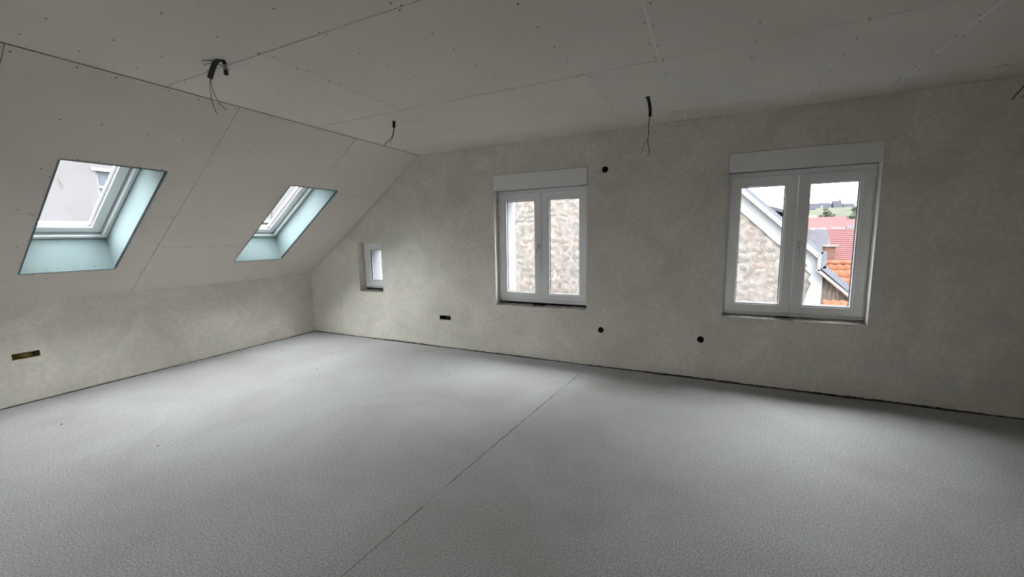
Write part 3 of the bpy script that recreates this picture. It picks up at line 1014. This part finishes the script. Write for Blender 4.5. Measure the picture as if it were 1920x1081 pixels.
def tiled(parent, x0, nx, ridge_y, ridge_z, pitch, rows, w, l, me, under):
    """tile objects on a slope that faces -y, hung from a ridge"""
    off = Vector(parent.location)
    c, s_ = math.cos(pitch), math.sin(pitch)
    ln = rows * l
    rt = put('roof_deck', [Vector(p) - off for p in [(x0, ridge_y, ridge_z - .02), (x0 + nx * w, ridge_y, ridge_z - .02), (x0 + nx * w, ridge_y - ln * c, ridge_z - .02 - ln * s_), (x0, ridge_y - ln * c, ridge_z - .02 - ln * s_),
                               (x0, ridge_y, ridge_z - .12), (x0 + nx * w, ridge_y, ridge_z - .12), (x0 + nx * w, ridge_y - ln * c, ridge_z - .12 - ln * s_), (x0, ridge_y - ln * c, ridge_z - .12 - ln * s_)]],
             [(0, 1, 2, 3), (7, 6, 5, 4), (0, 4, 5, 1), (1, 5, 6, 2), (2, 6, 7, 3), (3, 7, 4, 0)], under, parent)
    for r in range(rows):
        for k in range(nx):
            o = bpy.data.objects.new('roof_tile', me)
            COL.objects.link(o)
            o.parent = rt
            dn = (r + 1) * l
            o.location = Vector((x0 + k * w, ridge_y - dn * c, ridge_z - dn * s_ + .01)) - off
            o.rotation_euler = (pitch, 0, 0)
    return rt


# low tiled roof in front of the boards (bottom of the view)
lo_ = empty('lean_to_shed', (8.9, 5.4, GZ))
tag(lo_, 'low shed with orange tiles against the weathered boards', 'shed')
t_small = pantile_mesh('roof_tile', .15, .22, M['tile_orange'])
tiled(lo_, 8.17, 8, NY - .22, .075, math.radians(32), 5, .15, .22, t_small, M['tile_orange'])
part(MB().box(8.19, 9.35, 5.0, NY - .24, GZ, -.62), 'shed_wall', M['render_white'], lo_)

# orange tiled house with a brick chimney
oh = empty('orange_roof_house', (10.4, 12.0, GZ))
tag(oh, 'house with bright orange pantile roof and capped ridge beyond the stone gable', 'house')
ORY, ORZ = 12.0, .47
t_big = pantile_mesh('roof_tile', .215, .34, M['tile_orange'])
tiled(oh, 8.95, 12, ORY, ORZ, math.radians(38), 9, .215, .34, t_big, M['tile_orange'])
for k in range(8):
    part(MB().tube([(8.93 + k * .325, ORY, ORZ + .005), (8.93 + k * .325 + .335, ORY, ORZ + .012)], [.085, .095], 10), 'ridge_tile', M['tile_orange'], oh, True)
part(strip((0, 0), (1, 0), 0, 1, 0, .001).map(lambda v: Vector((8.95 + v.x * 2.58, ORY + v.y * 2.4, ORZ - .02 - v.y * 1.9 + v.z))), 'rear_roof', M['tile_orange'], oh)
part(MB().box(9.0, 11.5, ORY - 2.2, ORY + 2.2, GZ, -1.75), 'house_wall', M['render_white'], oh)
ch = empty('brick_chimney', (9.72, 12.55, -.2))
tag(ch, 'brown brick chimney with a flat pale cap on the orange roof', 'chimney')
cx0, cx1, cy0, cy1 = 9.585, 9.865, 12.40, 12.80
part(MB().box(cx0 + .008, cx1 - .008, cy0 + .008, cy1 - .008, -.4, 1.02), 'mortar_core', M['stone_mortar'], ch)
for r in range(11):
    z = -.1 + r * .1
    offs = 0 if r % 2 else -.07
    x = cx0 + offs
    while x < cx1 - .01:
        a, b = max(x, cx0), min(x + .13, cx1)
        if b - a > .02:
            part(MB().box(a, b, cy0, cy1, z, z + .088), 'brick', M['brick'], ch)
        x += .14
part(MB().box(cx0 - .04, cx1 + .06, cy0 - .05, cy1 + .05, 1.0, 1.05), 'chimney_cap', M['stone_mortar'], ch)

# red tiled house with white gable end, course lines as stepped battens of tile
rh = empty('red_roof_house', (12.6, 19.0, GZ))
tag(rh, 'house with large faded red tiled roof and white gable end', 'house')
RRY, RRZ, RPX0, RPX1 = 19.0, 1.64, 10.92, 14.2
pit = math.radians(43)
for k in range(17):
    a0, a1 = k * .125, (k + 1) * .125 + .02
    y0_, z0_ = RRY - a0 * math.cos(pit), RRZ - a0 * math.sin(pit)
    y1_, z1_ = RRY - a1 * math.cos(pit), RRZ - a1 * math.sin(pit)
    part(MB().add([(RPX0, y0_, z0_), (RPX1, y0_, z0_), (RPX1, y1_, z1_ + .035), (RPX0, y1_, z1_ + .035), (RPX0, y1_, z1_ - .02), (RPX1, y1_, z1_ - .02), (RPX0, y0_, z0_ - .06), (RPX1, y0_, z0_ - .06)],
                  [(0, 1, 2, 3), (3, 2, 5, 4), (0, 3, 4, 6), (1, 7, 5, 2), (6, 4, 5, 7), (0, 6, 7, 1)]), 'tile_course', M['tile_red'], rh)
e_y, e_z = RRY - 17 * .125 * math.cos(pit), RRZ - 17 * .125 * math.sin(pit)
gy = RRY - e_y
part(MB().add([(RPX0 + .1, e_y + .1, e_z), (RPX0 + .1, RRY, RRZ - .06), (RPX0 + .1, RRY + gy, e_z), (RPX0 + .1, RRY + gy, GZ), (RPX0 + .1, e_y + .1, GZ),
               (RPX0 + .3, e_y + .1, e_z), (RPX0 + .3, RRY, RRZ - .06), (RPX0 + .3, RRY + gy, e_z), (RPX0 + .3, RRY + gy, GZ), (RPX0 + .3, e_y + .1, GZ)],
              [(0, 1, 2, 3, 4), (9, 8, 7, 6, 5), (0, 5, 6, 1), (1, 6, 7, 2), (2, 7, 8, 3), (3, 8, 9, 4), (4, 9, 5, 0)]), 'gable_wall', M['render_white'], rh)
part(MB().box(RPX0 + .3, RPX1 - .1, e_y + .12, RRY + gy, GZ, e_z), 'house_wall', M['render_white'], rh)
part(strip((0, 0), (1, 0), 0, 1, 0, .05).map(lambda v: Vector((RPX0 + v.x * (RPX1 - RPX0), RRY + v.y * gy, RRZ - .05 - v.y * (RRZ - e_z) + v.z))), 'rear_roof', M['tile_red'], rh)
part(MB().box(RPX0 - .05, RPX0 + .06, e_y + .05, RRY, e_z - .02, e_z + .03).map(lambda v: Vector((v.x, v.y, v.z + (v.y - e_y) * math.tan(pit)))), 'verge_board', M['verge_white'], rh)


def gabled(name, lab, x0, x1, y0, y1, zr, drop, mw, mr, group=None, windows=0, chimneys=()):
    """house with ridge along x facing us"""
    h = empty(name, ((x0 + x1) / 2, (y0 + y1) / 2, GZ))
    tag(h, lab, 'house', group)
    ym = (y0 + y1) / 2
    zb = zr - drop
    part(MB().box(x0 + .15, x1 - .15, y0 + .2, y1 - .2, GZ, zb), 'house_wall', mw, h)
    part(MB().add([(x0, y0, zb - .05), (x1, y0, zb - .05), (x1, ym, zr), (x0, ym, zr), (x0, y1, zb - .05), (x1, y1, zb - .05),
                   (x0, y0, zb - .15), (x1, y0, zb - .15), (x0, y1, zb - .15), (x1, y1, zb - .15)],
                  [(0, 1, 2, 3), (3, 2, 5, 4), (0, 6, 7, 1), (4, 5, 9, 8), (6, 8, 9, 7), (0, 3, 4, 8, 6), (1, 7, 9, 5, 2)]), 'roof', mr, h)
    for k in range(windows):
        xx = x0 + (x1 - x0) * (k + .6) / (windows + .2)
        zz = zr - drop * .55
        d = part(MB().box(xx - .5, xx + .5, y0 + (ym - y0) * .25, ym, zz - .45, zz + .25), 'dormer', mw, h)
        part(MB().box(xx - .3, xx + .3, y0 + (ym - y0) * .25 - .05, y0 + (ym - y0) * .25, zz - .3, zz + .15), 'window', M['far_glass'], h)
    for c in chimneys:
        xx = x0 + (x1 - x0) * c
        part(MB().box(xx - .3, xx + .3, ym - .3, ym + .3, zr - .4, zr + .7), 'chimney', M['brick'], h)
    return h


# grey slate roof just behind the verge flashing
gabled('grey_roof_house', 'house with weathered dark grey roof behind the stone gable verge', 8.4, 10.72, 15.6, 19.6, 1.60, 2.6, M['render_white'], M['slate'])
# slate wing seen over the verge in the other pane
wing = empty('slate_roof_house', (8.1, 22, GZ))
tag(wing, 'pale slate roof with broad eave rising over the stone gable verge', 'house')
p0 = on_y(1424, 369, 17.0); p1 = on_y(1500, 388, 17.0); p2 = on_y(1500, 400, 17.0); p3 = on_y(1424, 381, 17.0)
part(MB().add([p0 + Vector((0, 4, 0)), p1 + Vector((0, 4, 0)), p2, p3, p0 + Vector((0, 4, -.3)), p1 + Vector((0, 4, -.3)), p2 + Vector((0, 0, -.15)), p3 + Vector((0, 0, -.15))],
              [(0, 1, 2, 3), (7, 6, 5, 4), (0, 4, 5, 1), (1, 5, 6, 2), (2, 6, 7, 3), (3, 7, 4, 0)]), 'roof', M['slate'], wing)
part(MB().box(p0.x + .2, p1.x - .1, 17.3, 20.5, GZ, p2.z - .1), 'house_wall', M['facade'], wing)

# row of far red roofs
gabled('terraced_house', 'long distant red roof with dormers under the hill', 13.5, 19.2, 46, 54, 3.05, 2.6, M['render_white'], M['tile_red'], windows=3)
gabled('distant_house', 'distant house with reddish roof beneath the green hillside', 21.9, 26.5, 58, 66, 3.0, 2.4, M['render_white'], M['tile_red'], chimneys=(.5,))
gabled('distant_house', 'distant house with grey roof beneath the green hillside', 17.0, 19.0, 38, 43, 2.0, 2.0, M['render_white'], M['slate'])
gabled('distant_house', 'pale distant house with pinkish roof between red roofs', 19.6, 23.0, 44, 50, 2.35, 1.2, M['verge_white'], M['tile_red'])
gabled('distant_house', 'low white distant house below the hilltop roofs', 25.4, 27.8, 104, 110, 5.0, .9, M['verge_white'], M['verge_white'])

gabled('distant_house', 'broad red roofed house standing alone past the red roof', 16.5, 23.0, 27, 35, 1.2, 3.4, M['facade'], M['tile_red'])
gabled('distant_house', 'grey roofed house past the broad red roofed one', 25.0, 31.0, 36, 44, 1.6, 3.0, M['facade'], M['slate'])

# hill with trees and hilltop houses
vs, fs = [], []
nxh, nyh = 34, 16
rr = random.Random(9)


def hill_z(x, y):
    return -3.0 + (15.2 - abs(x - 48) * .035) / (1 + math.exp(-(y - 172) / 13))


for j in range(nyh + 1):
    for i in range(nxh + 1):
        x = -5 + 135 * i / nxh
        y = 116 + 150 * j / nyh
        vs.append((x, y, hill_z(x, y) + .3 * rr.random()))
for j in range(nyh):
    for i in range(nxh):
        p = j * (nxh + 1) + i
        fs.append((p, p + 1, p + nxh + 2, p + nxh + 1))
hill = put('hill_ground', vs, fs, M['hill'], None, True)
tag(hill, 'green hillside rising behind the red roofs', 'hill', kind='structure')
HT = 'houses on the hilltop'
gabled('hilltop_house', 'dark roofed hilltop house with a white dormer on the skyline', 45.5, 52.5, 205, 214, 13.4, 3.0, M['facade'], M['slate_far'], HT, windows=1)
gabled('hilltop_house', 'hilltop house with tall end chimney on the skyline', 53.0, 56.0, 205, 213, 14.0, 3.0, M['facade'], M['slate_far'], HT, chimneys=(.85,))
gabled('hilltop_house', 'white walled hilltop house below the skyline', 40.5, 45.0, 196, 203, 12.4, 2.0, M['verge_white'], M['slate_far'], HT)
gabled('hilltop_house', 'grey roofed hilltop house beside the bare tree', 57.2, 61.0, 208, 216, 12.9, 2.0, M['facade'], M['slate_far'], HT)


def blob_tree(name, lab, loc, rx, rz, seed, m):
    e = empty(name, loc)
    tag(e, lab, 'tree', 'trees on the hillside')
    r2 = random.Random(seed)
    MB().tube([(0, 0, -1.5), (0, 0, rz)], [.25, .12], 6).build('trunk', M['bark'], e)
    bm = bmesh.new()
    for k in range(26):
        c = Vector((r2.gauss(0, rx * .4), r2.gauss(0, rx * .4), rz * .9 + r2.gauss(0, rz * .32)))
        mtx = Matrix.Translation(c) @ Matrix.Diagonal((*(Vector((1, 1, .8)) * r2.uniform(.25, .5) * rx), 1))
        bmesh.ops.create_icosphere(bm, subdivisions=2, radius=1, matrix=mtx)
    for v in bm.verts: v.co += Vector((r2.uniform(-1, 1), r2.uniform(-1, 1), r2.uniform(-1, 1))) * rx * .05
    me = bpy.data.meshes.new('crown'); bm.to_mesh(me); bm.free()
    me.materials.append(m)
    o = bpy.data.objects.new('crown', me); COL.objects.link(o); o.parent = e


for k, (x, y, rx, rz) in enumerate([(39.5, 168, 1.5, 1.8), (44.6, 176, 1.7, 2.0), (49.4, 168, 1.8, 2.2), (53.5, 178, 1.8, 2.4), (57.0, 168, 1.7, 2.2), (47.0, 156, 1.6, 1.8), (53.0, 158, 1.7, 2.0), (41.5, 154, 1.4, 1.6), (58.8, 186, 1.8, 2.4)]):
    blob_tree('hillside_tree', 'pale green leafy tree on the hillside', (x, y, hill_z(x, y)), rx, rz, 70 + k, M['foliage'])
bt = empty('bare_tree', (61.6, 200, hill_z(61.6, 200)))
tag(bt, 'leafless tree spreading fine branches on the skyline', 'tree')
mb = MB().tube([(0, 0, -.5), (0, 0, 2.2)], [.3, .22], 6)
for k in range(34):
    a = math.pi * k / 33
    r2 = random.Random(k)
    l = r2.uniform(2.2, 3.6)
    mb.tube([(0, 0, 1.2 + .8 * r2.random()), (math.cos(a) * l * .5, r2.uniform(-.6, .6), 2.2 + math.sin(a) * l * .5), (math.cos(a) * l, r2.uniform(-.8, .8), 2.4 + math.sin(a) * l)], [.12, .08, .05], 4)
mb.build('branches', M['bark'], bt)

# ---- building across the street, seen through the skylights
FX = -14.0
sf_ = (FX - CAM.x) / (-9 - CAM.x)


def fac(y9, z9):
    return (CAM.y + (y9 - CAM.y) * sf_, CAM.z + (z9 - CAM.z) * sf_)


fb = empty('street_house', (FX - 3, 3, GZ))
tag(fb, 'pale rendered house across the street with white framed windows', 'house')
wy0, wzt = fac(.63, 3.49)
ww, wh = .95, 1.75
wins = []
wy2 = fac(4.75, 2.35)[0]
wz2 = fac(4.75, 2.35)[1]
for y_, zt_ in ((wy0 - 6.6, wzt), (wy0, wzt), (wy0 + 3.3, wzt), (wy2, wz2 + 1.62), (wy2 + 3.3, wz2 + 1.62), (wy0 - 3.6 - 6.6, wzt)):
    wins.append((y_, y_ + ww, zt_ - wh, zt_))
holes = [(a, b, c, d) for a, b, c, d in wins]
off = Vector(fb.location)
fw = plate('facade_wall', (-22, 20), (GZ, 6.6), holes, FX, FX - .35, lambda u, v, w: Vector((w, u, v)) - off, M['facade'], fb)
part(MB().box(FX - 6, FX - .35, -22, 20, GZ, 6.5), 'house_core', M['facade'], fb)
part(MB().add([(FX + .35, -22.2, 6.55), (FX + .35, 20.2, 6.55), (FX - 3, 20.2, 9.0), (FX - 3, -22.2, 9.0), (FX - 6.2, -22.2, 6.55), (FX - 6.2, 20.2, 6.55)],
              [(0, 1, 2, 3), (3, 2, 5, 4), (0, 4, 5, 1), (0, 3, 4), (1, 5, 2)]), 'roof', M['tile_red'], fb)
for (a, b, c, d) in wins:
    def rg(mb): return mb.map(lambda v: Vector((FX - .10 - v.y, v.x, v.z)))
    fr = part(rg(MB().ring(a, b, c, d, .075, 0, .07)), 'window_frame', M['facade_frame'], fb)
    part(rg(MB().box(a + .07, b - .07, .04, .05, c + .07, d - .07)), 'pane', M['far_glass'], fb)
    mid = a + .36
    part(rg(MB().box(mid, mid + .07, -.01, .06, c + .05, d - .05)), 'mullion', M['facade_frame'], fb)
    zt_ = d - .55
    part(rg(MB().box(a + .05, b - .05, -.012, .06, zt_ - .045, zt_ + .045)), 'transom', M['facade_frame'], fb)
    part(MB().box(FX - .1, FX + .10, a - .08, b + .08, c - .06, c), 'window_sill', M['facade_frame'], fb)
    part(MB().box(FX - .02, FX + .03, a - .12, b + .12, d + .0, d + .12), 'window_head', M['facade_frame'], fb)
# thin cable on the facade and a short pipe bracket
c1 = fac(-.1, 3.22); c2 = fac(-.06, 2.98)
part(MB().tube(smooth_path([(FX + .02, c1[0], c1[1]), (FX + .03, (c1[0] + c2[0]) / 2 + .03, (c1[1] + c2[1]) / 2), (FX + .02, c2[0], c2[1])], 4), .012, 6), 'facade_cable', M['wire'], fb)

# our own roof and wall outside are the backs of the room's structure; a few crumbs of mortar lie on the screed
for k, (px_, py_) in enumerate([(595, 693), (116, 795), (296, 836), (624, 662), (842, 702)]):
    p = pix(px_, py_, (0, 0, 1), (0, 0, 0))
    bm = bmesh.new()
    bmesh.ops.create_icosphere(bm, subdivisions=1, radius=.009)
    r2 = random.Random(k)
    for v in bm.verts: v.co = Vector((v.co.x * 1.5, v.co.y, v.co.z * .6)) * r2.uniform(.7, 1.25)
    zm = min(v.co.z for v in bm.verts)
    for v in bm.verts: v.co.z -= zm + .0005
    me = bpy.data.meshes.new('mortar_crumb'); bm.to_mesh(me); bm.free()
    me.materials.append(M['mortar'])
    o = bpy.data.objects.new('mortar_crumb', me); COL.objects.link(o)
    o.location = (p.x, p.y, 0)
    tag(o, 'small grey crumb of mortar lying on the screed', 'crumb', 'mortar crumbs on the floor')
